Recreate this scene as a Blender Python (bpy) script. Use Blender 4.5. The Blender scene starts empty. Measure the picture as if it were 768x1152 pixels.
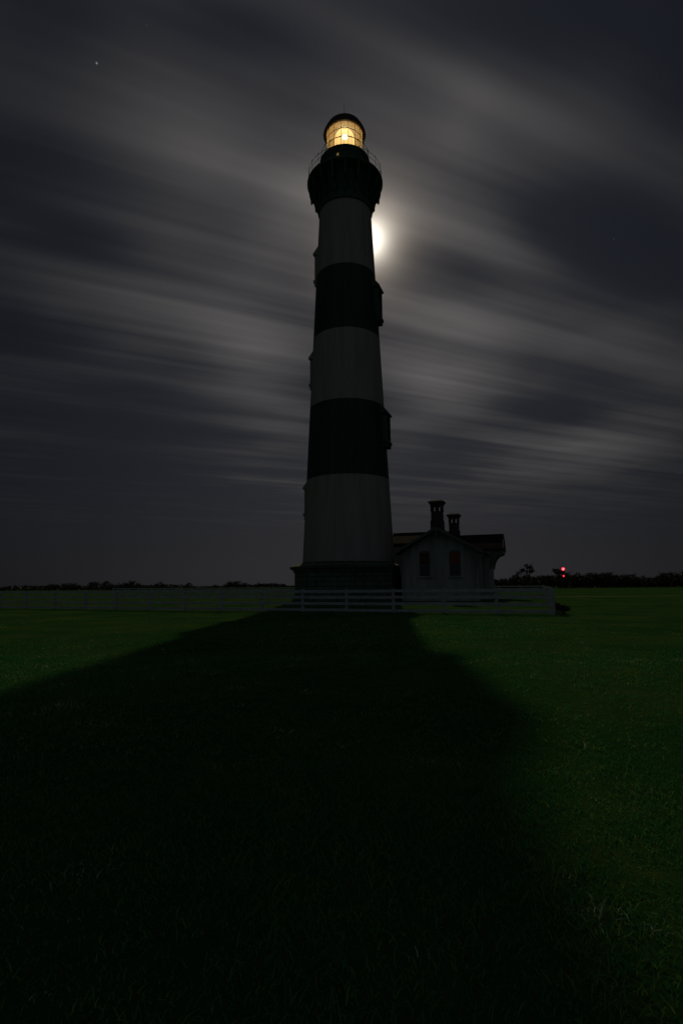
import bpy, bmesh, math, random
import numpy as np
from mathutils import Vector, Matrix
random.seed(7); rng = np.random.default_rng(11)
S = bpy.context.scene
COL = S.collection
R = math.radians

# ------------------------------------------------------------------ camera
F = 600.0; CX, CY = 384.0, 576.0            # focal length and centre in photo pixels (768 x 1152)
H = 1.38; PITCH = math.atan(82/600); ROLL = R(-0.45)
cam = bpy.data.cameras.new('camera'); co = bpy.data.objects.new('camera', cam); COL.objects.link(co)
cam.sensor_fit = 'VERTICAL'; cam.sensor_height = 36; cam.lens = 36*F/1152
cam.clip_start = .05; cam.clip_end = 20000
co.matrix_world = Matrix.Translation((0, 0, H)) @ Matrix.Rotation(math.pi/2+PITCH, 4, 'X') @ Matrix.Rotation(ROLL, 4, 'Z')
S.camera = co
CM = co.matrix_world.to_3x3()
def pxdir(x, y):
    """world direction seen at a photo pixel"""
    return (CM @ Vector(((x-CX)/F, (CY-y)/F, -1))).normalized()

# ------------------------------------------------------------------ render look
S.view_settings.view_transform = 'Standard'; S.view_settings.look = 'None'
S.view_settings.exposure = 0; S.view_settings.gamma = 1
S.render.resolution_x = 682; S.render.resolution_y = 1024

# ------------------------------------------------------------------ moon (the one sun lamp)
MOON_SKY = pxdir(415, 270)                   # where the moon stands behind the cloud
MAZ = R(2.9); MEL = R(34.7)                  # direction of the moonlight averaged over the exposure
L = bpy.data.lights.new('moon', 'SUN'); L.energy = 0.44; L.angle = R(.65); L.color = (1, .82, .46)
lo = bpy.data.objects.new('moon', L); COL.objects.link(lo)
md = Vector((math.sin(MAZ)*math.cos(MEL), math.cos(MAZ)*math.cos(MEL), math.sin(MEL)))
lo.rotation_euler = md.to_track_quat('Z', 'Y').to_euler()

# ------------------------------------------------------------------ night sky with wind-drawn cloud
W = bpy.data.worlds.new('World'); S.world = W; W.use_nodes = True
nt = W.node_tree; nt.nodes.clear(); N = nt.nodes; LK = nt.links
def sock(s, v):
    if isinstance(v, (int, float)): s.default_value = v
    elif isinstance(v, (tuple, Vector)): s.default_value = tuple(v)
    else: LK.new(v, s)
def M(op, a, b=0.0, c=None, clamp=False):
    n = N.new('ShaderNodeMath'); n.operation = op; n.use_clamp = clamp
    sock(n.inputs[0], a); sock(n.inputs[1], b)
    if c is not None: sock(n.inputs[2], c)
    return n.outputs[0]
def DOT(a, v):
    n = N.new('ShaderNodeVectorMath'); n.operation = 'DOT_PRODUCT'; sock(n.inputs[0], a); sock(n.inputs[1], v); return n.outputs['Value']
def EXPN(x): return M('EXPONENT', M('MULTIPLY', x, -1.0))
def ADD(*a):
    r = a[0]
    for q in a[1:]: r = M('ADD', r, q)
    return r
tc = N.new('ShaderNodeTexCoord').outputs['Generated']
sx = N.new('ShaderNodeSeparateXYZ'); LK.new(tc, sx.inputs[0])
dz = M('MAXIMUM', sx.outputs[2], 0.03)
pxx = M('DIVIDE', sx.outputs[0], dz); pyy = M('DIVIDE', sx.outputs[1], dz)
WA = R(65)                                   # the wind blows the cloud sheet along this bearing
wu = M('ADD', M('MULTIPLY', pxx, math.sin(WA)), M('MULTIPLY', pyy, math.cos(WA)))
wv = M('ADD', M('MULTIPLY', pxx, -math.cos(WA)), M('MULTIPLY', pyy, math.sin(WA)))
def streak(su, sv, off, detail=3, rough=.5):
    c = N.new('ShaderNodeCombineXYZ'); sock(c.inputs[0], M('MULTIPLY', wu, su)); sock(c.inputs[1], M('MULTIPLY', wv, sv)); sock(c.inputs[2], off)
    n = N.new('ShaderNodeTexNoise'); LK.new(c.outputs[0], n.inputs['Vector']); n.inputs['Scale'].default_value = 1
    n.inputs['Detail'].default_value = detail; n.inputs['Roughness'].default_value = rough
    return n.outputs[0]
n1 = streak(.30, 1.6, 3.1); n2 = streak(.30, 5.0, 8.7, 3, .55); n3 = streak(1.3, 2.2, 1.4, 2); n4 = streak(.40, 12.0, 5.2, 2, .5)
# larger banks of cloud and gaps between them, as directions in the sky: (from x,y to x,y, breadth, amount)
BANKS = [
 (-60, 290, 330, 372, 26, .44), (40, 385, 240, 410, 24, .36), (210, 330, 345, 470, 60, .50),
 (400, 345, 640, 405, 42, .68), (400, 420, 600, 465, 36, .70), (560, 340, 860, 420, 34, .50), (540, 525, 820, 472, 30, .95),
 (60, 110, 330, 260, 95, .40), (400, 60, 800, 200, 48, .42), (640, 150, 860, 230, 40, .22), (440, 200, 640, 290, 45, .35), (290, 200, 350, 300, 60, .35), (470, 130, 560, 170, 45, .2),
 (600, 250, 820, 300, 75, -.42), (400, -10, 860, 40, 55, -.35), (-60, -10, 150, 60, 60, -.22), (700, 60, 860, 140, 50, -.2), (0, 250, 180, 285, 30, -.25), (-40, 350, 60, 360, 22, -.25),
 (-60, 480, 330, 540, 95, -.30), (440, 505, 560, 495, 32, -.22), (500, 452, 720, 470, 22, -.28), (430, 280, 560, 320, 22, -.12), (130, 0, 380, 60, 30, -.2),
 (340, 130, 420, 330, 120, .30)]
bank = None
for x1, y1, x2, y2, w, a in BANKS:
    d1, d2 = pxdir(x1, y1), pxdir(x2, y2); c = (d1+d2).normalized()
    e1 = (d2-d1); ln = e1.length/2; e1.normalize(); e2 = c.cross(e1).normalized()
    s1 = ln*.75; s2 = w/F*c.dot(pxdir(384, 576))*.95
    g = M('MULTIPLY', EXPN(ADD(M('POWER', M('MULTIPLY', M('SUBTRACT', DOT(tc, e1), c.dot(e1)), 1/s1), 2.0),
                               M('POWER', M('MULTIPLY', DOT(tc, e2), 1/s2), 2.0))), a)
    g = M('MULTIPLY', g, M('GREATER_THAN', DOT(tc, c), 0.0))
    bank = g if bank is None else M('ADD', bank, g)
nn = ADD(M('MULTIPLY', M('SUBTRACT', n1, .5), 1.5), M('MULTIPLY', M('SUBTRACT', n2, .5), 1.25), M('MULTIPLY', M('SUBTRACT', n3, .5), 1.0), M('MULTIPLY', M('SUBTRACT', n4, .5), .32))
hz = N.new('ShaderNodeMapRange'); hz.interpolation_type = 'SMOOTHSTEP'; LK.new(sx.outputs[2], hz.inputs[0]); hz.inputs[1].default_value = .06; hz.inputs[2].default_value = .21
bank_soft = M('MULTIPLY', bank, ADD(.15, M('MULTIPLY', n2, 1.1), M('MULTIPLY', n3, .3), M('MULTIPLY', n4, .25)))
raw = ADD(.13, bank_soft, M('MULTIPLY', nn, .66))
# soft knee so that thin cloud fades out instead of ending at an edge
soft = M('MULTIPLY', M('ADD', raw, M('SQRT', M('ADD', M('MULTIPLY', raw, raw), .02))), .5)
cl = M('MULTIPLY', soft, hz.outputs[0])
mc = DOT(tc, MOON_SKY); om = M('SUBTRACT', 1.0, mc)
def G(amp, w): return M('MULTIPLY', EXPN(M('DIVIDE', om, w)), amp)
behind = M('MULTIPLY', M('MAXIMUM', M('MULTIPLY', sx.outputs[1], -1.0), 0.0), .16)  # extra sky brightness added behind the camera to fill the shaded sides
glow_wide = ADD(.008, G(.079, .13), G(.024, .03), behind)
me1 = (pxdir(417, 230)-pxdir(413, 310)).normalized(); me2 = MOON_SKY.cross(me1).normalized()
ma, mb_ = M('SUBTRACT', DOT(tc, me1), MOON_SKY.dot(me1)), DOT(tc, me2)
infront = M('GREATER_THAN', mc, 0.5)
def GA(amp, sv_, sh_):                        # veil of lit cloud, longer one way because the moon drifted
    return M('MULTIPLY', M('MULTIPLY', EXPN(ADD(M('POWER', M('MULTIPLY', ma, 1/(sv_*.00125)), 2.0), M('POWER', M('MULTIPLY', mb_, 1/(sh_*.00145)), 2.0))), infront), amp)
core = ADD(GA(1.25, 19, 16), GA(.20, 28, 25)); halo = ADD(GA(.42, 38, 30), GA(.10, 80, 62))
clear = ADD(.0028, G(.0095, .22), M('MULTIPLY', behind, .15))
def rgb(v, c):
    n = N.new('ShaderNodeVectorMath'); n.operation = 'SCALE'; n.inputs[0].default_value = c; sock(n.inputs['Scale'], v); return n.outputs[0]
def VADD(a, b):
    n = N.new('ShaderNodeVectorMath'); n.operation = 'ADD'; sock(n.inputs[0], a); sock(n.inputs[1], b); return n.outputs[0]
lowg = EXPN(M('DIVIDE', M('ABSOLUTE', sx.outputs[2]), .16))
total = VADD(rgb(M('MULTIPLY', cl, glow_wide), (1.06, .98, .90)), rgb(clear, (.76, .93, 1.42)))
total = VADD(total, rgb(M('MULTIPLY', lowg, M('ADD', .001, G(.060, .12))), (1.0, .92, .95)))
total = VADD(total, rgb(M('MULTIPLY', halo, M('ADD', .55, M('MULTIPLY', n2, .9))), (1.06, .90, .72)))
total = VADD(total, rgb(core, (1.0, .95, .82)))
for x, y, a, r in ((109, 71, .26, .0010), (165, 28, .015, .0010), (690, 269, .02, .0010), (471, 306, .02, .0010)):
    total = VADD(total, rgb(M('MULTIPLY', EXPN(M('DIVIDE', M('SUBTRACT', 1.0, DOT(tc, pxdir(x, y))), r*r*.5)), a), (.9, .95, 1.0)))
sky = N.new('ShaderNodeTexSky'); sky.sky_type = 'NISHITA'; sky.sun_disc = False
sky.sun_elevation = MEL; sky.sun_rotation = MAZ; sky.air_density = 1.0; sky.dust_density = 1.5
bg1 = N.new('ShaderNodeBackground'); LK.new(sky.outputs[0], bg1.inputs[0]); bg1.inputs[1].default_value = .00035
bg2 = N.new('ShaderNodeBackground'); LK.new(total, bg2.inputs[0]); bg2.inputs[1].default_value = 1
ad = N.new('ShaderNodeAddShader'); LK.new(bg1.outputs[0], ad.inputs[0]); LK.new(bg2.outputs[0], ad.inputs[1])
wo = N.new('ShaderNodeOutputWorld'); LK.new(ad.outputs[0], wo.inputs[0])

# ------------------------------------------------------------------ materials
def mat(name, color, rough=.7, noise=None, c2=None, scale=4, bump=0, bscale=30, stretch=(1, 1, 1), metal=0, detail=5, spec=.4):
    m = bpy.data.materials.new(name); m.use_nodes = True; t = m.node_tree; b = t.nodes['Principled BSDF']
    b.inputs['Base Color'].default_value = (*color, 1); b.inputs['Roughness'].default_value = rough
    b.inputs['Metallic'].default_value = metal; b.inputs['Specular IOR Level'].default_value = spec
    tcn = t.nodes.new('ShaderNodeTexCoord'); mp = t.nodes.new('ShaderNodeMapping'); mp.inputs['Scale'].default_value = stretch
    t.links.new(tcn.outputs['Object'], mp.inputs[0])
    if c2:
        n = t.nodes.new('ShaderNodeTexNoise'); n.inputs['Scale'].default_value = scale; n.inputs['Detail'].default_value = detail
        t.links.new(mp.outputs[0], n.inputs['Vector'])
        r = t.nodes.new('ShaderNodeValToRGB'); r.color_ramp.elements[0].position = .36; r.color_ramp.elements[1].position = .66
        r.color_ramp.elements[0].color = (*c2, 1); r.color_ramp.elements[1].color = (*color, 1)
        t.links.new(n.outputs[0], r.inputs[0]); t.links.new(r.outputs[0], b.inputs['Base Color'])
    if bump:
        n = t.nodes.new('ShaderNodeTexNoise'); n.inputs['Scale'].default_value = bscale; n.inputs['Detail'].default_value = 4
        t.links.new(mp.outputs[0], n.inputs['Vector'])
        bp = t.nodes.new('ShaderNodeBump'); bp.inputs['Strength'].default_value = bump; bp.inputs['Distance'].default_value = .05
        t.links.new(n.outputs[0], bp.inputs['Height']); t.links.new(bp.outputs[0], b.inputs['Normal'])
    return m
def brick(name, c1, c2, mortar, w=.22, h=.075, tint=None, rough=.8, bump=.4, cyl=False, ms=.012):
    """painted brick or cut stone; cyl = unrolled round the tower axis"""
    m = mat(name, c1, rough); t = m.node_tree; b = t.nodes['Principled BSDF']
    tcn = t.nodes.new('ShaderNodeTexCoord'); s = t.nodes.new('ShaderNodeSeparateXYZ'); t.links.new(tcn.outputs['Object'], s.inputs[0])
    cb = t.nodes.new('ShaderNodeCombineXYZ')
    if cyl:
        a = t.nodes.new('ShaderNodeMath'); a.operation = 'ARCTAN2'; t.links.new(s.outputs[1], a.inputs[0]); t.links.new(s.outputs[0], a.inputs[1])
        k = t.nodes.new('ShaderNodeMath'); k.operation = 'MULTIPLY'; k.inputs[1].default_value = 3.6; t.links.new(a.outputs[0], k.inputs[0])
        t.links.new(k.outputs[0], cb.inputs[0])
    else:
        a = t.nodes.new('ShaderNodeMath'); a.operation = 'ADD'; t.links.new(s.outputs[0], a.inputs[0]); t.links.new(s.outputs[1], a.inputs[1])
        t.links.new(a.outputs[0], cb.inputs[0])
    t.links.new(s.outputs[2], cb.inputs[1])
    br = t.nodes.new('ShaderNodeTexBrick'); t.links.new(cb.outputs[0], br.inputs['Vector'])
    br.inputs['Scale'].default_value = 1; br.inputs['Brick Width'].default_value = w; br.inputs['Row Height'].default_value = h
    br.inputs['Mortar Size'].default_value = ms; br.inputs['Color1'].default_value = (*c1, 1); br.inputs['Color2'].default_value = (*c2, 1); br.inputs['Mortar'].default_value = (*mortar, 1)
    mp = t.nodes.new('ShaderNodeMapping'); mp.inputs['Scale'].default_value = (1.6, 1.6, .12); t.links.new(tcn.outputs['Object'], mp.inputs[0])
    n = t.nodes.new('ShaderNodeTexNoise'); n.inputs['Scale'].default_value = 1.1; n.inputs['Detail'].default_value = 7; t.links.new(mp.outputs[0], n.inputs['Vector'])
    r = t.nodes.new('ShaderNodeValToRGB'); r.color_ramp.elements[0].position = .3; r.color_ramp.elements[1].position = .6
    r.color_ramp.elements[0].color = (*(tint or (.62, .6, .55)), 1); r.color_ramp.elements[1].color = (1, 1, 1, 1); t.links.new(n.outputs[0], r.inputs[0])
    mx = t.nodes.new('ShaderNodeMix'); mx.data_type = 'RGBA'; mx.blend_type = 'MULTIPLY'; mx.inputs['Factor'].default_value = 1
    t.links.new(br.outputs[0], mx.inputs['A']); t.links.new(r.outputs[0], mx.inputs['B']); t.links.new(mx.outputs['Result'], b.inputs['Base Color'])
    bp = t.nodes.new('ShaderNodeBump'); bp.inputs['Strength'].default_value = bump; bp.inputs['Distance'].default_value = .01; bp.invert = True
    t.links.new(br.outputs['Fac'], bp.inputs['Height']); t.links.new(bp.outputs[0], b.inputs['Normal'])
    return m
def emit(name, c, s, trans=0):
    m = bpy.data.materials.new(name); m.use_nodes = True; t = m.node_tree; t.nodes.clear()
    e = t.nodes.new('ShaderNodeEmission'); e.inputs[0].default_value = (*c, 1); e.inputs[1].default_value = s
    o = t.nodes.new('ShaderNodeOutputMaterial')
    if trans:
        tr = t.nodes.new('ShaderNodeBsdfTransparent'); mx = t.nodes.new('ShaderNodeMixShader'); mx.inputs[0].default_value = trans
        t.links.new(e.outputs[0], mx.inputs[1]); t.links.new(tr.outputs[0], mx.inputs[2]); t.links.new(mx.outputs[0], o.inputs[0])
    else: t.links.new(e.outputs[0], o.inputs[0])
    return m
WHITE = brick('white painted tower brick', (.35, .33, .31), (.325, .31, .29), (.29, .275, .26), cyl=True, tint=(.80, .79, .76))
BLACK = brick('black painted tower brick', (.004, .060, .030), (.004, .050, .026), (.003, .034, .018), cyl=True, rough=.6)
HWALL = brick('white painted house brick', (.35, .39, .375), (.32, .355, .345), (.27, .30, .29))
STONE = brick('rough granite', (.085, .17, .115), (.06, .12, .085), (.02, .04, .03), w=1.15, h=.42, ms=.03, bump=1)
IRON = mat('black painted iron', (.005, .085, .040), .5, c2=(.004, .045, .024), scale=3, bump=.2)
ROOFIRON = mat('dark roof iron', (.02, .022, .018), .5, c2=(.03, .014, .008), scale=2)
BRASSY = mat('lantern glazing bars', (.05, .035, .02), .5)
CEIL = mat('lantern ceiling', (.30, .20, .12), .7, c2=(.2, .1, .05), scale=3)
SLATE = brick('roof shingle', (.034, .031, .029), (.024, .022, .021), (.012, .012, .012), w=.3, h=.12, ms=.012, bump=1)
SLATE.node_tree.nodes['Principled BSDF'].inputs['Specular IOR Level'].default_value = .02
TRIM = mat('green grey trim paint', (.10, .13, .11), .6, c2=(.07, .09, .075), scale=6)
CHIM = brick('dark chimney brick', (.07, .055, .045), (.05, .04, .035), (.03, .03, .028))
DGLASS = mat('dark window glass', (.012, .014, .016), .08, spec=.6)
FENCE = mat('weathered white fence paint', (.42, .47, .47), .7, c2=(.27, .31, .31), scale=5, stretch=(1, 1, 3))
LEAFA = mat('dark evergreen leaves', (.028, .045, .018), .7, c2=(.016, .028, .012), scale=2)
LEAFB = mat('dull shrub leaves', (.040, .055, .022), .7, c2=(.022, .034, .014), scale=2)
BARK = mat('bark', (.05, .04, .03), .9, c2=(.03, .025, .02), scale=9)
SAND = mat('pale sandy track', (.40, .32, .22), .95, c2=(.22, .2, .13), scale=1.2)
REDGLOW = emit('red lamp glow', (1.0, .03, .05), 2.2, .45)  # see-through globe; its glow imitates a halo round the light
REDCORE = emit('red lamp glow core', (1.0, .14, .16), 10.0)
LENS = emit('glowing lens glass', (1.0, .62, .20), 1.6, .12)
EYE = emit('lens bull eye glow', (1.0, .86, .5), 9.0)
BULB = emit('lamp filament glow', (1.0, .85, .5), 6.0)
def glass():
    m = bpy.data.materials.new('translucent glow lantern glass'); m.use_nodes = True; t = m.node_tree; t.nodes.clear()
    tr = t.nodes.new('ShaderNodeBsdfTransparent'); tl = t.nodes.new('ShaderNodeBsdfTranslucent'); gl = t.nodes.new('ShaderNodeBsdfGlossy')
    tl.inputs[0].default_value = (.95, .9, .75, 1); gl.inputs[1].default_value = .05  # translucency put in so the panes glow all over from the lens
    n = t.nodes.new('ShaderNodeTexNoise'); n.inputs['Scale'].default_value = 1.2; n.inputs['Detail'].default_value = 1
    tcn = t.nodes.new('ShaderNodeTexCoord'); t.links.new(tcn.outputs['Object'], n.inputs['Vector'])
    mr = t.nodes.new('ShaderNodeMapRange'); mr.inputs[1].default_value = .3; mr.inputs[2].default_value = .7; mr.inputs[3].default_value = .38; mr.inputs[4].default_value = .46
    t.links.new(n.outputs[0], mr.inputs[0])
    a = t.nodes.new('ShaderNodeMixShader'); t.links.new(mr.outputs[0], a.inputs[0]); t.links.new(tr.outputs[0], a.inputs[1]); t.links.new(tl.outputs[0], a.inputs[2])
    b = t.nodes.new('ShaderNodeMixShader'); b.inputs[0].default_value = .05; t.links.new(a.outputs[0], b.inputs[1]); t.links.new(gl.outputs[0], b.inputs[2])
    o = t.nodes.new('ShaderNodeOutputMaterial'); t.links.new(b.outputs[0], o.inputs[0]); return m
GLASS = glass()

# ------------------------------------------------------------------ mesh helpers
class MB:
    def __init__(s): s.v = []; s.f = []; s.mi = []; s.sm = []
    def add(s, vs, fs, m=0, smooth=False, T=None):
        o = len(s.v); s.v += [tuple(T @ Vector(v)) if T else tuple(v) for v in vs]
        for f in fs: s.f.append([i+o for i in f]); s.mi.append(m); s.sm.append(smooth)
    def box(s, x0, x1, y0, y1, z0, z1, m=0, T=None):
        s.add([(x0,y0,z0),(x1,y0,z0),(x1,y1,z0),(x0,y1,z0),(x0,y0,z1),(x1,y0,z1),(x1,y1,z1),(x0,y1,z1)],
              [(3,2,1,0),(4,5,6,7),(0,1,5,4),(1,2,6,5),(2,3,7,6),(3,0,4,7)], m, False, T)
    def bar(s, a, b, w, h=None, m=0, n=0):
        a, b = Vector(a), Vector(b); d = b-a
        q = d.to_track_quat('Z', 'Y').to_matrix().to_4x4(); T = Matrix.Translation(a) @ q; h = h or w
        if n: s.lathe([(0, 0), (w/2, 0), (h/2, d.length), (0, d.length)], n, m, T=T)
        else: s.box(-w/2, w/2, -h/2, h/2, 0, d.length, m, T)
    def lathe(s, prof, n, m=0, smooth=True, T=None, ph=0, mats=None, closed=False):
        vs = []
        for r, z in prof:
            for k in range(n):
                a = ph+2*math.pi*k/n; vs.append((r*math.cos(a), r*math.sin(a), z))
        P = len(prof)
        for i in range(P if closed else P-1):
            j = (i+1) % P
            s_f = [(i*n+k, i*n+(k+1) % n, j*n+(k+1) % n, j*n+k) for k in range(n)]
            o = len(s.v)
            if i == 0:
                s.base = len(s.v); s.v += [tuple(T @ Vector(v)) if T else v for v in vs]
            for f in s_f: s.f.append([q+s.base for q in f]); s.mi.append(mats[i] if mats else m); s.sm.append(smooth)
    def prism(s, pts, d0, d1, m=0, T=None):
        """pts in the x,z plane, thickness along y"""
        n = len(pts); vs = [(x, d0, z) for x, z in pts]+[(x, d1, z) for x, z in pts]
        s.add(vs, [list(range(n)), list(range(2*n-1, n-1, -1))]+[(i, i+n, (i+1) % n+n, (i+1) % n) for i in range(n)], m, False, T)
    def build(s, name, mats, parent=None, loc=None):
        me = bpy.data.meshes.new(name); me.from_pydata(s.v, [], s.f)
        for q in (mats if isinstance(mats, (list, tuple)) else [mats]): me.materials.append(q)
        me.polygons.foreach_set('material_index', s.mi); me.polygons.foreach_set('use_smooth', s.sm)
        bm = bmesh.new(); bm.from_mesh(me); bmesh.ops.remove_doubles(bm, verts=bm.verts, dist=1e-5)
        bmesh.ops.recalc_face_normals(bm, faces=bm.faces); bm.to_mesh(me); bm.free()
        o = bpy.data.objects.new(name, me); COL.objects.link(o)
        if parent: o.parent = parent
        if loc: o.location = loc
        return o
def tag(o, label=None, cat=None, group=None, kind=None):
    for k, v in (('label', label), ('category', cat), ('group', group), ('kind', kind)):
        if v: o[k] = v
    return o
def empty(name, loc, label, cat, rz=0, group=None):
    o = bpy.data.objects.new(name, None); COL.objects.link(o); o.location = loc; o.rotation_euler.z = rz
    return tag(o, label, cat, group)

# ------------------------------------------------------------------ ground
def ground_mat():
    m = mat('mown grass ground', (.03, .07, .015), 1, spec=0); t = m.node_tree; b = t.nodes['Principled BSDF']
    tcn = t.nodes.new('ShaderNodeTexCoord')
    def nz(sc, det=6, ro=.6):
        n = t.nodes.new('ShaderNodeTexNoise'); n.inputs['Scale'].default_value = sc; n.inputs['Detail'].default_value = det; n.inputs['Roughness'].default_value = ro
        t.links.new(tcn.outputs['Object'], n.inputs['Vector']); return n.outputs[0]
    r = t.nodes.new('ShaderNodeValToRGB'); e = r.color_ramp.elements
    e[0].position = .32; e[0].color = (.012, .084, .026, 1); e[1].position = .7; e[1].color = (.120, .180, .046, 1)
    mid = e.new(.5); mid.color = (.048, .128, .034, 1)
    mx = t.nodes.new('ShaderNodeMath'); mx.operation = 'MULTIPLY_ADD'; t.links.new(nz(.35), mx.inputs[0]); mx.inputs[1].default_value = .6
    k = t.nodes.new('ShaderNodeMath'); k.operation = 'MULTIPLY'; t.links.new(nz(7, 8, .75), k.inputs[0]); k.inputs[1].default_value = .4
    t.links.new(k.outputs[0], mx.inputs[2]); t.links.new(mx.outputs[0], r.inputs[0]); t.links.new(r.outputs[0], b.inputs['Base Color'])
    bp = t.nodes.new('ShaderNodeBump'); bp.inputs['Strength'].default_value = .7; bp.inputs['Distance'].default_value = .05
    t.links.new(nz(14, 8, .8), bp.inputs['Height']); t.links.new(bp.outputs[0], b.inputs['Normal'])
    return m
GM = ground_mat()
g = MB()
xs = [-4000, -1500, -600, -300, -150, -80]+list(range(-60, 61, 5))+[80, 150, 300, 600, 1500, 4000]
ys = [-300, -100, -40]+list(range(-20, 81, 4))+[100, 150, 250, 450, 900, 2000, 6000]
vs = []
for y in ys:
    for x in xs:
        d = math.hypot(x, y); z = 0
        if d < 90: z = .03*math.sin(x*.31+1)*math.sin(y*.27)*min(1, d/20)
        vs.append((x, y, z))
nx = len(xs)
g.add(vs, [(j*nx+i, j*nx+i+1, (j+1)*nx+i+1, (j+1)*nx+i) for j in range(len(ys)-1) for i in range(nx-1)], 0, True)
tag(g.build('ground', GM), 'dark green mown lawn in moonlight around the lighthouse', 'lawn', kind='structure')

# pale track crossing the field beyond the fence corner
p = MB(); vs = []
for i in range(40):
    x = 13+i*6.0; yc = 52.5+1.2*math.sin(i*.31)+.02*i*i*.2; w = .42+.14*math.sin(i*1.7)
    vs += [(x, yc-w, .045), (x, yc+w, .045)]
p.add(vs, [(2*i, 2*i+2, 2*i+3, 2*i+1) for i in range(39)])
tag(p.build('path', SAND), 'pale sandy track crossing the dark field', 'path', kind='structure')

# grass blades: curved two-segment blades in clumps
def blades(n, y0, y1, side, h0, h1, wd, sat):
    y = np.sqrt(rng.uniform(y0*y0, y1*y1, n)); x = rng.uniform(-1, 1, n)*(y*.72+side)
    cl = np.sin(x*3.1+np.sin(y*2.3)*2)*np.sin(y*2.7+np.sin(x*1.9)*2)*.5+np.sin(x*.7+1)*np.sin(y*.6)*.4
    keep = (rng.uniform(-1.3, 1, n) < cl+.45) & (rng.uniform(0, 1, n) < np.clip((25-y)/11, 0, 1)); x, y, cl = x[keep], y[keep], cl[keep]; n = len(x)
    h = rng.uniform(h0, h1, n)*(1+.5*cl+.35*np.sin(x*9+np.sin(y*7)*2)*np.sin(y*8+x))*rng.choice([1, 1, 1, 1.6], n); a = rng.uniform(0, 2*np.pi, n); ln = rng.uniform(.6, 2.2, n)*h
    w = rng.uniform(.6, 1.3, n)*wd; b = rng.uniform(0, 2*np.pi, n)
    dx, dy = np.cos(a)*w, np.sin(a)*w; lx, ly = np.cos(b)*ln, np.sin(b)*ln
    V = np.empty((n, 5, 3), np.float32)
    V[:, 0] = np.c_[x-dx, y-dy, np.full(n, -.01)]; V[:, 1] = np.c_[x+dx, y+dy, np.full(n, -.01)]
    V[:, 2] = np.c_[x-dx*.8+lx*.35, y-dy*.8+ly*.35, h*.6]; V[:, 3] = np.c_[x+dx*.8+lx*.35, y+dy*.8+ly*.35, h*.6]
    V[:, 4] = np.c_[x+lx, y+ly, h]
    return V.reshape(-1, 3), n
parts = [blades(75000, .8, 4.5, 1.0, .010, .028, .0028, 0), blades(100000, 4.5, 11, 1.5, .012, .032, .005, 0), blades(110000, 9, 24, 2.5, .010, .028, .009, 0)]
V = np.concatenate([q[0] for q in parts]); n = sum(q[1] for q in parts)
base = (np.arange(n)*5)[:, None]
tri = np.concatenate([base+np.array([[0, 1, 3]]), base+np.array([[0, 3, 2]]), base+np.array([[2, 3, 4]])], axis=1).reshape(-1).astype(np.int32)
me = bpy.data.meshes.new('grass'); me.vertices.add(len(V)); me.vertices.foreach_set('co', V.ravel())
me.loops.add(len(tri)); me.loops.foreach_set('vertex_index', tri)
me.polygons.add(len(tri)//3); me.polygons.foreach_set('loop_start', np.arange(0, len(tri), 3, dtype=np.int32)); me.polygons.foreach_set('loop_total', np.full(len(tri)//3, 3, np.int32))
me.update(); me.validate()
gm = bpy.data.materials.new('grass blades'); gm.use_nodes = True; t = gm.node_tree; b = t.nodes['Principled BSDF']
b.inputs['Roughness'].default_value = .6; b.inputs['Specular IOR Level'].default_value = .02
gi = t.nodes.new('ShaderNodeNewGeometry'); r = t.nodes.new('ShaderNodeValToRGB'); e = r.color_ramp.elements
e[0].position = 0; e[0].color = (.020, .26, .10, 1); e[1].position = 1; e[1].color = (.60, .75, .60, 1)
k = e.new(.5); k.color = (.105, .34, .09, 1); k = e.new(.93); k.color = (.28, .44, .10, 1)
tco = t.nodes.new('ShaderNodeTexCoord'); pn = t.nodes.new('ShaderNodeTexNoise'); pn.inputs['Scale'].default_value = 1.3; pn.inputs['Detail'].default_value = 5; pn.inputs['Roughness'].default_value = .65
t.links.new(tco.outputs['Object'], pn.inputs['Vector'])
pm = t.nodes.new('ShaderNodeMapRange'); pm.inputs[1].default_value = .3; pm.inputs[2].default_value = .7; pm.inputs[3].default_value = .2; pm.inputs[4].default_value = 1.3; t.links.new(pn.outputs[0], pm.inputs[0])
pw = t.nodes.new('ShaderNodeMath'); pw.operation = 'MULTIPLY'; pw.use_clamp = True; t.links.new(gi.outputs['Random Per Island'], pw.inputs[0]); t.links.new(pm.outputs[0], pw.inputs[1]); t.links.new(pw.outputs[0], r.inputs[0]); t.links.new(r.outputs[0], b.inputs['Base Color'])
tl = t.nodes.new('ShaderNodeBsdfTranslucent'); t.links.new(r.outputs[0], tl.inputs[0]); ms = t.nodes.new('ShaderNodeMixShader'); ms.inputs[0].default_value = .45
t.links.new(b.outputs[0], ms.inputs[1]); t.links.new(tl.outputs[0], ms.inputs[2]); t.links.new(ms.outputs[0], t.nodes['Material Output'].inputs[0])
me.materials.append(gm)
go = bpy.data.objects.new('grass', me); COL.objects.link(go)
tag(go, 'short tufted lawn grass in front of the fence', 'grass', kind='stuff')

# ------------------------------------------------------------------ lighthouse
TX, TY = .62, 49.7
TH = R(20)                                    # the station is turned 20 degrees from the camera
LH = empty('lighthouse', (TX, TY, 0), 'tall lighthouse with black and white bands and a glowing lantern', 'lighthouse', rz=-TH)
def rad(h): return 4.25-(h-3.4)*.0463
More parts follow.
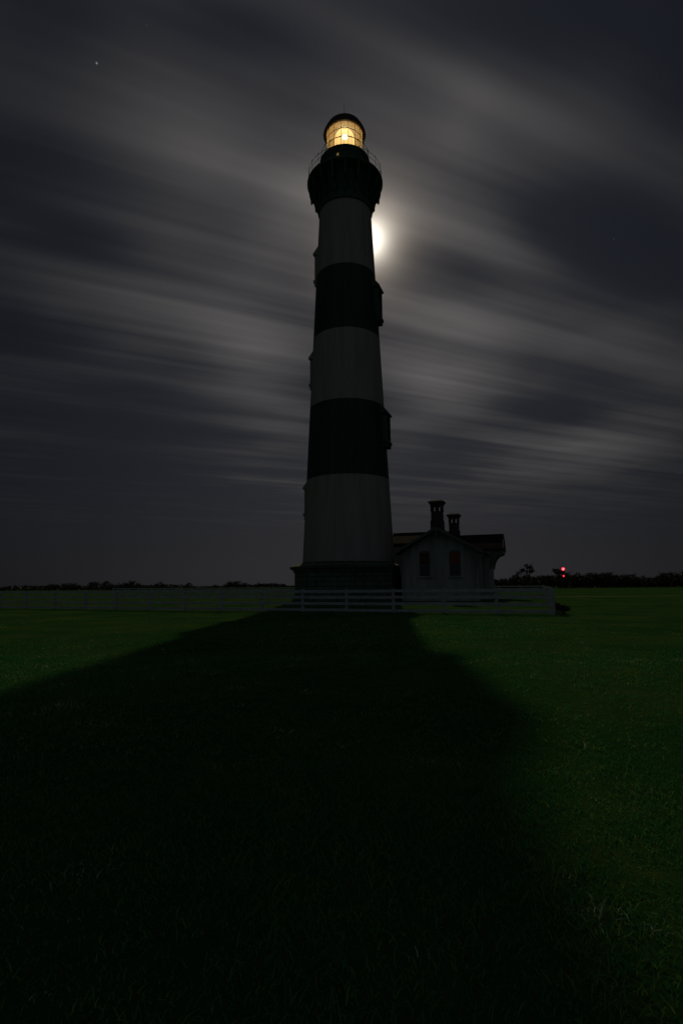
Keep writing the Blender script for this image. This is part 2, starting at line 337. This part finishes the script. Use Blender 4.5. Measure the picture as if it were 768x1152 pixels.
# octagonal stone base
b = MB(); n8 = math.pi/8
b.lathe([(0, -.3), (5.15, -.3), (5.15, .28), (4.98, .36), (4.98, 2.45), (0, 2.45)], 8, 0, False, ph=n8)
b.build('stone_base', STONE, LH)
b = MB(); b.lathe([(0, 2.451), (5.0, 2.451), (5.10, 2.55), (5.10, 2.68), (5.42, 2.84), (5.44, 3.02), (5.30, 3.10), (4.3, 3.42), (0, 3.42)], 8, 0, False, ph=n8)
b.build('base_cornice', STONE, LH)
# shaft with painted bands
HB = [3.40, 11.05, 18.05, 25.0, 31.6, 38.6]
prof = []; mats = []
for i in range(5):
    for k in range(4):
        h = HB[i]+(HB[i+1]-HB[i])*k/4; prof.append((rad(h), h)); mats.append(i % 2)
prof.append((rad(38.6), 38.6))
b = MB(); b.lathe(prof, 96, mats=mats); b.build('shaft', [WHITE, BLACK], LH)
# shaft windows with pedimented surrounds, staggered up two sides
def tower_window(ang, h0, h1):
    Rm = rad((h0+h1)/2); T = Matrix.Rotation(ang, 4, 'Z')
    def P(q): return tuple(T @ Vector(q))
    o = MB(); rb = rad(h1+.6)-.25; rf = rad(h0)+(.36 if ang == 0 else .16)
    TT = T @ Matrix.Rotation(math.pi/2, 4, 'Z')          # local x across, y outwards negative
    def bx(x0, x1, r0, r1, z0, z1, mb): mb.box(x0, x1, -r1, -r0, z0, z1, 0, TT)
    bx(-.68, -.46, rb, rf, h0, h1, o); bx(.46, .68, rb, rf, h0, h1, o)
    bx(-.78, .78, rb, rf+.10, h0-.28, h0-.002, o)
    for s in (-1, 1): bx(s*.56-.12, s*.56+.12, rb, rf+.02, h0-.62, h0-.282, o)
    hd = [(rb, h1+.002), (rf+.13, h1+.002), (rf+.13, h1+.15), (rb, h1+.15+(rf+.13-rb)*1.25)]
    o.add([(-.84, -r_, z_) for r_, z_ in hd]+[(.84, -r_, z_) for r_, z_ in hd], [(0,1,2,3),(7,6,5,4),(0,4,5,1),(1,5,6,2),(2,6,7,3),(3,7,4,0)], 0, False, TT)
    black = any(HB[i] <= (h0+h1)/2 <= HB[i+1] and i % 2 for i in range(5))
    w = o.build('window', IRON if black else WHITE, LH)
    q = MB(); bx(-.458, .458, rf-.38, rf-.33, h0, h1, q); q.build('pane', DGLASS, w)
    q = MB(); bx(-.455, .455, rf-.33, rf-.28, (h0+h1)/2-.04, (h0+h1)/2+.04, q); bx(-.04, .04, rf-.33, rf-.281, h0, h1, q)
    for s in (-1, 1): bx(s*.415-.04, s*.415+.04, rf-.33, rf-.279, h0, h1, q)
    q.build('sash', TRIM, w)
for a, h0, h1 in ((0, 14.6, 17.1), (0, 27.0, 29.8), (math.pi, 8.2, 10.5), (math.pi, 21.0, 23.5), (math.pi, 31.8, 34.5)):
    tower_window(a, h0, h1)
# corbelled collar, brackets and gallery
b = MB(); b.lathe([(rad(38.6)-.05, 38.602), (2.74, 38.602), (2.78, 38.75), (2.72, 38.9), (2.72, 39.5), (2.84, 39.6), (2.84, 40.9), (3.0, 41.1), (3.05, 41.6), (3.2, 41.72), (0, 41.72)], 64)
b.build('gallery_collar', IRON, LH)
BR = [(2.70, 39.35), (2.92, 39.25), (2.98, 39.45), (2.93, 39.7), (3.02, 40.0), (3.2, 40.3), (3.4, 40.5), (3.48, 40.3), (3.58, 40.38), (3.6, 40.75), (3.72, 41.2), (3.78, 41.75), (2.70, 41.75)]
b = MB(); b.prism(BR, -.09, .09); b.add([], []) ; br0 = b.build('bracket', IRON, LH)
for k in range(18):
    o = br0 if k == 0 else br0.copy()
    if k: COL.objects.link(o); o.parent = LH
    o.rotation_euler.z = 2*math.pi*(k+.5)/18
b = MB(); b.lathe([(0, 41.76), (3.80, 41.76), (3.86, 41.84), (3.86, 42.02), (3.80, 42.08), (3.74, 42.15), (0, 42.2)], 72)
b.build('gallery_deck', IRON, LH)
def railing(name, rr, z, hh, n, post, rails):
    m = MB()
    for fr in rails: m.lathe([(rr-.013, z+hh*fr-.014), (rr+.013, z+hh*fr-.014), (rr+.013, z+hh*fr+.014), (rr-.013, z+hh*fr+.014)], 64, closed=True)
    o = m.build(name, IRON, LH)
    q = MB(); q.bar((rr, 0, z-.02), (rr, 0, z+hh), .036, .028, n=8); q.lathe([(0, z+hh-.02), (.05, z+hh+.03), (.04, z+hh+.09), (0, z+hh+.12)], 8, T=Matrix.Translation((rr, 0, 0)))
    p0 = q.build('railing_post', IRON, o)
    for k in range(n):
        c = p0 if k == 0 else p0.copy()
        if k: COL.objects.link(c); c.parent = o
        c.rotation_euler.z = 2*math.pi*k/n
railing('gallery_railing', 3.72, 42.13, 1.12, 22, 0, (.5, .98))
b = MB(); b.lathe([(0, 42.15), (2.52, 42.2), (2.58, 42.45), (2.45, 42.55), (2.42, 43.9), (2.5, 44.0), (2.55, 44.15), (0, 44.2)], 64); b.build('watch_room', IRON, LH)
# small glowing patch added to imitate a warm gleam on the watch room
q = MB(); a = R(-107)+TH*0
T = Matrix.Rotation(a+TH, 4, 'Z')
q.box(2.43, 2.455, -.11, .11, 43.35, 43.62, 0, T); glint = q.build('glint_patch', emit('glint patch glow', (1, .62, .2), .18), LH)
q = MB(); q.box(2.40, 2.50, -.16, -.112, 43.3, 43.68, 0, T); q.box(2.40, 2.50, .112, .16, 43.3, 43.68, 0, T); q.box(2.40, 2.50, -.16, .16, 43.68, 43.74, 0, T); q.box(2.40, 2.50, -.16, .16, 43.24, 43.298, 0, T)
q.build('glint_frame', IRON, glint)  # surround made up for the glowing patch
b = MB(); b.lathe([(0, 44.2), (2.45, 44.22), (2.56, 44.32), (2.56, 44.45), (0, 44.5)], 64); b.build('lantern_deck', IRON, LH)
railing('lantern_railing', 2.42, 44.43, .95, 20, 0, (.98,))
b = MB(); b.lathe([(1.80, 44.46), (1.96, 44.46), (1.96, 44.95), (1.80, 44.95)], 16, 0, False, ph=math.pi/16+TH, closed=True); b.build('lantern_curb', IRON, LH)
ph = -math.pi/2+TH+math.pi/16; n16 = 16
b = MB(); b.lathe([(1.87, 44.96), (1.87, 47.60)], 16, 0, False, ph=ph); b.build('lantern_glass', GLASS, LH)
b = MB(); BARW = .03
for k in range(16):
    a = ph+2*math.pi*k/16; x, y = 1.885*math.cos(a), 1.885*math.sin(a)
    b.bar((x, y, 44.95), (x, y, 47.62), BARW, BARW)
for z in (45.95, 46.85): b.lathe([(1.865, z-.018), (1.91, z-.018), (1.91, z+.018), (1.865, z+.018)], 16, 0, False, ph=ph, closed=True)
b.build('glazing_bars', BRASSY, LH)
# lens: stacked prisms around the lamp
pr = [(0, 44.9), (.8, 44.9)]
for i in range(17):
    z = 45.0+i*.185; rr = .98*(1-max(0, (i-11)/6)**2*.55); pr += [(rr, z), (rr+.05, z+.09), (rr-.02, z+.17)]
pr += [(.35, 48.18), (0, 48.2)]
b = MB(); b.lathe(pr, 32, 0, True); lens = b.build('lens', LENS, LH)
for k in range(2):
    T = Matrix.Rotation(-math.pi/2+TH+R(1.2)+k*math.pi, 4, 'Z') @ Matrix.Translation((1.0, 0, 46.62)) @ Matrix.Rotation(math.pi/2, 4, 'Y')
    q = MB(); q.lathe([(0, .1), (.15, .09), (.25, .05), (.30, 0), (0, -.02)], 24, 0, True, T=T); q.build('bull_eye_panel', EYE, lens)
b = MB(); b.lathe([(0, 48.21), (.2, 48.22), (.26, 48.35), (.12, 48.5), (0, 48.55)], 16); b.build('vent_hood', ROOFIRON, LH)
# roof
b = MB(); b.lathe([(1.9, 47.61), (2.16, 47.58), (2.20, 47.66), (2.17, 47.80), (2.08, 47.95), (2.0, 48.2), (1.78, 48.6), (1.4, 48.95), (.9, 49.2), (.4, 49.3), (.34, 49.5), (.12, 49.65), (0, 49.7)], 64)
roof = b.build('roof', ROOFIRON, LH)
b = MB(); b.lathe([(1.9, 47.615), (1.5, 48.1), (.8, 48.6), (0, 48.8)], 48); b.build('roof_lining', CEIL, roof)
b = MB(); b.lathe([(0, 49.6), (.14, 49.66), (.19, 49.8), (.14, 49.94), (0, 50.0)], 20); b.build('vent_ball', ROOFIRON, roof)
b = MB(); b.bar((0, 0, 49.95), (0, 0, 51.3), .05, .03, n=8); b.build('lightning_rod', ROOFIRON, roof)

# ------------------------------------------------------------------ oil house beside the tower
HO = empty('oil_house', (8.07, 44.65, 0), 'white brick house with cross gables and two chimneys beside the lighthouse', 'house', rz=-TH)
hw, LN = 3.05, 11.5
def gable(b, x0, x1, y0, y1, ze, zp):        # walls with gables on the y ends
    xm = (x0+x1)/2
    vs = [(x0,y0,-.2),(x1,y0,-.2),(x1,y0,ze),(xm,y0,zp),(x0,y0,ze),(x0,y1,-.2),(x1,y1,-.2),(x1,y1,ze),(xm,y1,zp),(x0,y1,ze)]
    b.add(vs, [(0,1,2,3,4),(9,8,7,6,5),(1,6,7,2),(5,0,4,9)])
b = MB(); sl = 2.1/3.7
gable(b, -hw, hw, 0, LN, 6.0-.14-hw*sl, 6.0-.14)
# pilaster corners and water table
for s in (-1, 1): b.box(s*hw-.14, s*hw+.14, -.08, .35, -.2, 4.0)
b.box(-hw-.1, hw+.1, -.10, .3, -.2, .62)
walls = b.build('wall', HWALL, HO)
b = MB()                                      # cross wing towards the field
T90 = Matrix.Rotation(-math.pi/2, 4, 'Z')
def wing(b, a0, a1, yc, w, ze, zp):
    vs = [(a0,yc-w,-.2),(a0,yc+w,-.2),(a0,yc+w,ze),(a0,yc,zp),(a0,yc-w,ze),(a1,yc-w,-.2),(a1,yc+w,-.2),(a1,yc+w,ze),(a1,yc,zp),(a1,yc-w,ze)]
    b.add(vs, [(4,3,2,1,0),(5,6,7,8,9),(0,5,9,4),(6,1,2,7)])
wing(b, 1.0, 3.72, 7.1, 1.85, 4.55, 5.78); b.build('side_wing_wall', HWALL, HO)
b = MB(); wing(b, -5.3, -1.0, 7.1, 1.7, 5.0, 6.15); b.build('passage_wall', HWALL, HO)
def slab(b, p, th, m=0):                      # p: 4 points, extruded down
    q = [Vector(v) for v in p]; nn_ = (q[1]-q[0]).cross(q[3]-q[0]).normalized()
    if nn_.z < 0: nn_ = -nn_
    b.add([tuple(v) for v in q]+[tuple(v-nn_*th) for v in q], [(0,1,2,3),(7,6,5,4),(0,4,5,1),(1,5,6,2),(2,6,7,3),(3,7,4,0)], m)
b = MB(); ow = 3.75; ze = 6.1-ow*sl
for s in (-1, 1): slab(b, [(0, -.85, 6.1), (0, LN+.8, 6.1), (s*ow, LN+.8, ze), (s*ow, -.85, ze)], .10)
def wroof(b, a0, a1, yc, w, ze, zp):
    for s in (-1, 1): slab(b, [(a0, yc, zp), (a1, yc, zp), (a1, yc+s*w, ze), (a0, yc+s*w, ze)], .10)
wroof(b, .4, 4.85, 7.1, 2.25, 4.5, 5.93); wroof(b, -5.65, -.3, 7.1, 2.2, 5.25, 6.4)
b.box(-.09, .09, -.86, LN+.81, 6.07, 6.17)
b.box(.3, 4.87, 7.02, 7.18, 5.90, 5.99); b.box(-5.67, -.3, 7.02, 7.18, 6.37, 6.46)
rf = b.build('roof', SLATE, HO)
# verge boards and brackets
b = MB()
for s in (-1, 1):
    b.add([(0,-.92,6.13),(s*(ow+.02),-.92,ze+.03),(s*(ow+.02),-.92,ze-.22),(0,-.92,5.85),(0,-.855,6.13),(s*(ow+.02),-.855,ze+.03),(s*(ow+.02),-.855,ze-.22),(0,-.855,5.85)],
          [(0,1,2,3),(7,6,5,4),(0,4,5,1),(3,2,6,7),(1,5,6,2)])
b.box(-.08, .08, -.90, -.02, 5.3, 5.62); b.box(-.07, .07, -.93, -.80, 5.1, 5.9)
b.build('verge_board', TRIM, HO)
b = MB()
for s in (-1, 1):
    b.add([(4.87,7.1,5.96),(4.87,7.1+s*2.28,4.52),(4.87,7.1+s*2.28,4.32),(4.87,7.1,5.72),(4.93,7.1,5.96),(4.93,7.1+s*2.28,4.52),(4.93,7.1+s*2.28,4.32),(4.93,7.1,5.72)],
          [(0,1,2,3),(7,6,5,4),(0,4,5,1),(3,2,6,7),(1,5,6,2)])
b.build('verge_board', TRIM, HO)
curve = [(0, 2.7), (.12, 2.75), (.2, 3.2), (.38, 3.6), (.62, 3.88), (.95, 4.02), (1.05, 3.98), (1.05, 4.14), (0, 4.3)]
for y in (5.3, 8.9):
    b = MB(); b.prism([(3.721+x, z) for x, z in curve], y-.1, y+.1); b.box(3.721, 4.86, y-.08, y+.08, 4.15, 4.36); b.build('bracket', TRIM, HO)
for s in (-1, 1):
    b = MB(); b.prism([(s*(hw+.0+x*.6), z-.45) for x, z in curve], -.83, -.65); b.build('bracket', TRIM, HO)
# front windows
dim = {-1: ((.9, .40, .15), .0016), 1: ((1.0, .24, .18), .0036)}
for s in (-1, 1):
    xc = -1.18 if s < 0 else 1.33
    b = MB()
    b.box(xc-.46, xc-.36, -.05, .02, 2.05, 3.98); b.box(xc+.36, xc+.46, -.05, .02, 2.05, 3.98)
    n = 10; pts = [(xc+.46*math.cos(math.pi*k/n), 3.98+.2*math.sin(math.pi*k/n)) for k in range(n+1)]
    b.prism(pts, -.05, .02)
    wf = b.build('window', TRIM, HO)
    q = MB(); q.box(xc-.358, xc+.358, -.02, -.008, 2.05, 3.0); q.build('lower_pane', DGLASS, wf)
    q = MB(); q.box(xc-.358, xc+.358, -.03, -.009, 3.07, 3.978); c, e_ = dim[s]
    q.build('upper_pane', emit('dim light behind pane '+('left' if s < 0 else 'right'), c, e_), wf)
    q = MB(); q.box(xc-.358, xc+.358, -.045, -.005, 3.002, 3.068); q.box(xc-.02, xc+.02, -.04, -.021, 2.05, 3.0); q.box(xc-.02, xc+.02, -.05, -.031, 3.07, 3.97)
    q.box(xc-.358, xc+.358, -.04, -.032, 3.5, 3.53)
    q.build('sash', TRIM, wf)
    q = MB(); q.box(xc-.58, xc+.58, -.16, .02, 1.92, 2.048); q.build('sill', HWALL, wf)
# chimneys with arched vents through their hoods
def chimney(xc, yc, zb, zt):
    b = MB(); w, d = .46, .40
    b.box(xc-w-.06, xc+w+.06, yc-d-.06, yc+d+.06, zb, zt-1.75); b.box(xc-w, xc+w, yc-d, yc+d, zt-1.749, zt-.98)
    c = b.build('chimney', CHIM, rf)
    q = MB(); y0, y1 = yc-d-.03, yc+d+.03; z0, z1 = zt-.98, zt-.46
    for x0, x1 in ((-w-.03, -.32), (-.09, .09), (.32, w+.03)): q.box(xc+x0, xc+x1, y0, y1, z0, z1)
    for s in (-1, 1):                         # pointed arch heads
        q.prism([(xc+s*.205-.116, z1-.12), (xc+s*.205, z1), (xc+s*.205-.116, z1)], y0+.004, y1-.004)
        q.prism([(xc+s*.205+.116, z1-.12), (xc+s*.205+.116, z1), (xc+s*.205, z1)], y0+.004, y1-.004)
    def ring(e0, za, e1, zb_):
        vs = [(xc-e0, yc-e0+.04, za), (xc+e0, yc-e0+.04, za), (xc+e0, yc+e0-.04, za), (xc-e0, yc+e0-.04, za), (xc-e1, yc-e1+.04, zb_), (xc+e1, yc-e1+.04, zb_), (xc+e1, yc+e1-.04, zb_), (xc-e1, yc+e1-.04, zb_)]
        q.add(vs, [(3,2,1,0),(4,5,6,7),(0,1,5,4),(1,2,6,5),(2,3,7,6),(3,0,4,7)])
    ring(.50, z1+.001, .62, z1+.22); ring(.66, z1+.221, .68, z1+.31); ring(.66, z1+.311, .40, z1+.46)
    q.build('chimney_cap', CHIM, c)
chimney(-.08, .45, 5.7, 8.48); chimney(0, 9.7, 5.7, 8.46)

# ------------------------------------------------------------------ board fences
def fence(name, A, B, step, label, first=0):
    A, B = Vector(A), Vector(B); d = B-A; Lr = d.length; rz = math.atan2(d.y, d.x)
    root = empty(name, (A.x, A.y, 0), label, 'fence', rz=rz, group='white board fences around the lighthouse yard')
    n = int(round(Lr/step)); st = Lr/n
    q = MB(); q.box(-.065, .065, -.05, .08, -.2, 1.17)
    p0 = q.build('post', FENCE, root)
    for k in range(n+1):
        c = p0 if k == 0 else p0.copy()
        if k: COL.objects.link(c); c.parent = root
        c.location = (k*st, 0, random.uniform(-.02, .02)); c.rotation_euler = (random.uniform(-.012, .012), random.uniform(-.012, .012), 0)
    for z in (.12, .44, .76, 1.06):
        q = MB()
        for k in range(n):
            e0, e1 = random.uniform(-.012, .012), random.uniform(-.012, .012); x0, x1 = k*st+.004, (k+1)*st-.004
            q.add([(x0,-.085,z-.07+e0),(x1,-.085,z-.07+e1),(x1,-.052,z-.07+e1),(x0,-.052,z-.07+e0),(x0,-.085,z+.07+e0),(x1,-.085,z+.07+e1),(x1,-.052,z+.07+e1),(x0,-.052,z+.07+e0)],
                  [(3,2,1,0),(4,5,6,7),(0,1,5,4),(1,2,6,5),(2,3,7,6),(3,0,4,7)])
        q.build('rail', FENCE, root)
ca, sa = math.cos(TH), math.sin(TH)
C0 = Vector((9.40, 24.13, 0)); u = Vector((ca, -sa, 0)); vb = Vector((sa, ca, 0))
fence('board_fence', C0-u*2.44*17, C0, 2.44, 'long white four-rail fence nearest the lawn, in front of the lighthouse and house')
D0 = C0+vb*2.44*17
fence('board_fence', C0+vb*.16, D0, 2.44, 'white fence running back from the corner right of the house')
fence('board_fence', D0-u*2.44*26, D0-u*.16, 2.44, 'farthest white fence, behind the lighthouse and across the far field')

# ------------------------------------------------------------------ trees and shrubs
def crown_mesh(name, seed, nclump, nleaf, size, rx, rz, zc, m, open_=0.0):
    r = np.random.default_rng(seed); cc = r.normal(0, 1, (nclump, 3)); cc /= np.linalg.norm(cc, axis=1)[:, None]
    cc *= (r.uniform(.25, 1, nclump)**.6)[:, None]; cc = cc*np.array([rx, rx, rz])+np.array([0, 0, zc])
    cc[:, 2] = np.maximum(cc[:, 2], .25)
    rr = r.uniform(.16, .34, nclump)*rx; k = r.integers(0, nclump, nleaf)
    P = r.normal(0, .55, (nleaf, 3))*rr[k][:, None]*np.array([1, 1, .75])+cc[k]; P[:, 2] = np.maximum(P[:, 2], .05)
    a = r.normal(0, 1, (nleaf, 3)); a /= np.linalg.norm(a, axis=1)[:, None]; b_ = np.cross(a, r.normal(0, 1, (nleaf, 3))); b_ /= np.linalg.norm(b_, axis=1)[:, None]
    s = r.uniform(.5, 1.2, nleaf)[:, None]*size
    V = np.stack([P-a*s, P+b_*s*.5, P+a*s, P-b_*s*.5], 1).reshape(-1, 3)
    me = bpy.data.meshes.new(name); me.from_pydata(V.tolist(), [], (np.arange(nleaf*4).reshape(-1, 4)).tolist()); me.materials.append(m); return me
def trunk_mesh(name, h, r0, spread, seed):
    rd = random.Random(seed); b = MB()
    pts = [Vector((0, 0, -.1))]
    for i in range(3): pts.append(pts[-1]+Vector((rd.uniform(-.12, .12)*h, rd.uniform(-.12, .12)*h, h/3)))
    for i in range(3): b.bar(pts[i], pts[i+1], 2*r0*(1-.22*i), 2*r0*(1-.22*(i+1)), n=7)
    for i in range(5):
        a = rd.uniform(0, 6.28); s0 = pts[1+i % 3]; b.bar(s0, s0+Vector((math.cos(a)*spread, math.sin(a)*spread, h*.35)), r0*.9, r0*.3, n=6)
    o = b.build(name, BARK); me = o.data; bpy.data.objects.remove(o); return me
SH = [crown_mesh('crown', 40+i, 26, 1300, .16, 1.9, 1.25, 1.45, LEAFA if i % 2 else LEAFB) for i in range(4)]
SHT = [trunk_mesh('trunk', 1.7, .09, .8, 60+i) for i in range(2)]
TR = [crown_mesh('crown', 80+i, 9, 800, .17, 1.5, .8, 3.9, LEAFA) for i in range(2)]
TRT = [trunk_mesh('trunk', 4.0, .13, .8, 90+i) for i in range(2)]
def plant(name, crown, trunk, x, y, sc, rz, label, group, sz=None):
    o = empty(name, (x, y, 0), label, 'tree' if 'tree' in name else 'shrub', rz, group); o.scale = (sc, sc, sz or sc)
    for nm, me in (('crown', crown), ('trunk', trunk)):
        c = bpy.data.objects.new(nm, me); COL.objects.link(c); c.parent = o
def at(px, z): return (px-CX)/F*z*1.0, z
# right: dense belt of low wind-shaped trees
i = 0
for row, (z0, sp) in enumerate(((152, 7.6), (163, 7.6))):
    px = 562+row*4
    while px < 800:
        x, y = at(px, z0+random.uniform(-4, 4)); tall = 1.0+.14*math.sin(px*.05)+random.uniform(-.12, .16)
        if px < 600: tall *= .8
        plant('coastal_shrub', SH[random.randrange(4)], SHT[i % 2], x, y, 1.32*tall, random.uniform(0, 6.28),
              'dark rounded evergreen shrub in the wooded belt beyond the right field', 'shrubs in the wooded belt on the right'); i += 1
        px += sp+random.uniform(-2.2, 2.2)
# left: scattered bushes on the far marsh edge
ORD = ['first', 'second', 'third', 'fourth', 'fifth', 'sixth', 'seventh', 'eighth', 'ninth', 'tenth', 'eleventh', 'twelfth', 'thirteenth', 'fourteenth', 'fifteenth', 'sixteenth', 'seventeenth', 'eighteenth', 'nineteenth', 'twentieth', 'twenty-first', 'twenty-second', 'twenty-third', 'twenty-fourth', 'twenty-fifth', 'twenty-sixth']
BUSH = ((42, .7), (58, .8), (64, .9), (74, .85), (82, 1.1), (87, .9), (107, 1.15), (122, 1.1), (127, .95), (135, .85), (144, 1.05), (151, 1.1), (158, .9), (181, .95), (185, .7), (214, .85), (243, .7),
                             (256, .8), (262, 1.05), (268, 1.0), (275, .95), (291, .8), (300, .75), (318, .65), (8, .6), (22, .6))
rank = {p: i for i, p in enumerate(sorted(q[0] for q in BUSH))}
for k, (px, s) in enumerate(BUSH):
    x, y = at(px, 215+random.uniform(-12, 12))
    plant('marsh_bush', SH[k % 4], SHT[k % 2], x, y, 1.12*s, random.uniform(0, 6.28), '%s dark bush from the left edge on the horizon left of the lighthouse' % ORD[rank[px]], 'bushes on the horizon left of the lighthouse')
x, y = at(591, 140); plant('flat_topped_tree', TR[0], TRT[0], x, y, 1.28, 1.0, 'small flat-topped tree rising above the shrubs just right of the house', None)
x, y = at(583, 143); plant('round_tree', SH[1], SHT[1], x, y, 1.55, 2.0, 'rounded tree beside the flat-topped tree near the house', None)
x, y = at(626.5, 147); plant('beacon_side_tree', TR[1], TRT[1], x, y, 1.12, 2.5, 'small tree silhouetted against the red beacon', None)
x, y = at(628, 24.0); o = crown_mesh('crown', 7, 10, 900, .05, .38, .3, .3, LEAFB)
plant('corner_shrub', o, trunk_mesh('trunk', .5, .02, .2, 5), x+.05, y+.1, 1.0, 0, 'low shrub growing against the right corner of the white fence', None)
# low dark scrub on the skyline
r_ = np.random.default_rng(5); nl = 26000
X = np.concatenate([r_.uniform(-260, -8, 16000), r_.uniform(40, 190, 10000)]); Y = np.concatenate([r_.uniform(225, 262, 16000), r_.uniform(166, 180, 10000)])
hh = 1.3+.6*np.sin(X*.13)+.4*np.sin(X*.41+2); hh[16000:] += 1.1; Z = r_.uniform(0, 1, nl)**.7*hh
a = r_.normal(0, 1, (nl, 3)); a /= np.linalg.norm(a, axis=1)[:, None]; b_ = np.cross(a, r_.normal(0, 1, (nl, 3))); b_ /= np.linalg.norm(b_, axis=1)[:, None]
P = np.c_[X, Y, Z]; s = r_.uniform(.25, .6, nl)[:, None]
V = np.stack([P-a*s, P+b_*s*.6, P+a*s, P-b_*s*.6], 1).reshape(-1, 3)
me = bpy.data.meshes.new('scrub'); me.from_pydata(V.tolist(), [], np.arange(nl*4).reshape(-1, 4).tolist()); me.materials.append(LEAFA)
o = bpy.data.objects.new('scrub', me); COL.objects.link(o); tag(o, 'low dark band of marsh scrub along the horizon', 'scrub', kind='stuff')

# ------------------------------------------------------------------ red beacon mast beyond the field
x, y = at(630, 145)
BE = empty('beacon_mast', (x, y, 0), 'mast with glowing red warning lights above the distant trees', 'beacon')
b = MB()
for k in range(3):
    a = k*2*math.pi/3; b.bar((.3*math.cos(a), .3*math.sin(a), 0), (.1*math.cos(a), .1*math.sin(a), 5.0), .06)
for i in range(7):
    z = .4+i*.65; rr = .3-.2*z/5
    for k in range(3):
        a0, a1 = k*2*math.pi/3, (k+1)*2*math.pi/3; b.bar((rr*math.cos(a0), rr*math.sin(a0), z), (rr*math.cos(a1), rr*math.sin(a1), z+.5), .04)
b.build('mast', IRON, BE)
for z, r0, m_ in ((5.15, .46, REDGLOW), (3.3, .24, REDGLOW)):  # globes made larger to take in the red halo
    q = MB(); q.lathe([(0, z-r0), (r0*.7, z-r0*.7), (r0, z), (r0*.7, z+r0*.7), (0, z+r0)], 16, T=Matrix.Translation((.12, -.35, 0))); lp = q.build('lamp_and_halo', m_, BE)
    if z > 5:
        q = MB(); q.lathe([(0, z-.2), (.14, z-.14), (.2, z), (.14, z+.14), (0, z+.2)], 12, T=Matrix.Translation((.12, -.35, 0))); q.build('bulb', REDCORE, lp)
    q = MB(); q.box(-.05, .25, -.5, 0, z-r0-.1, z-r0-.01); q.build('lamp_bracket', IRON, lp)
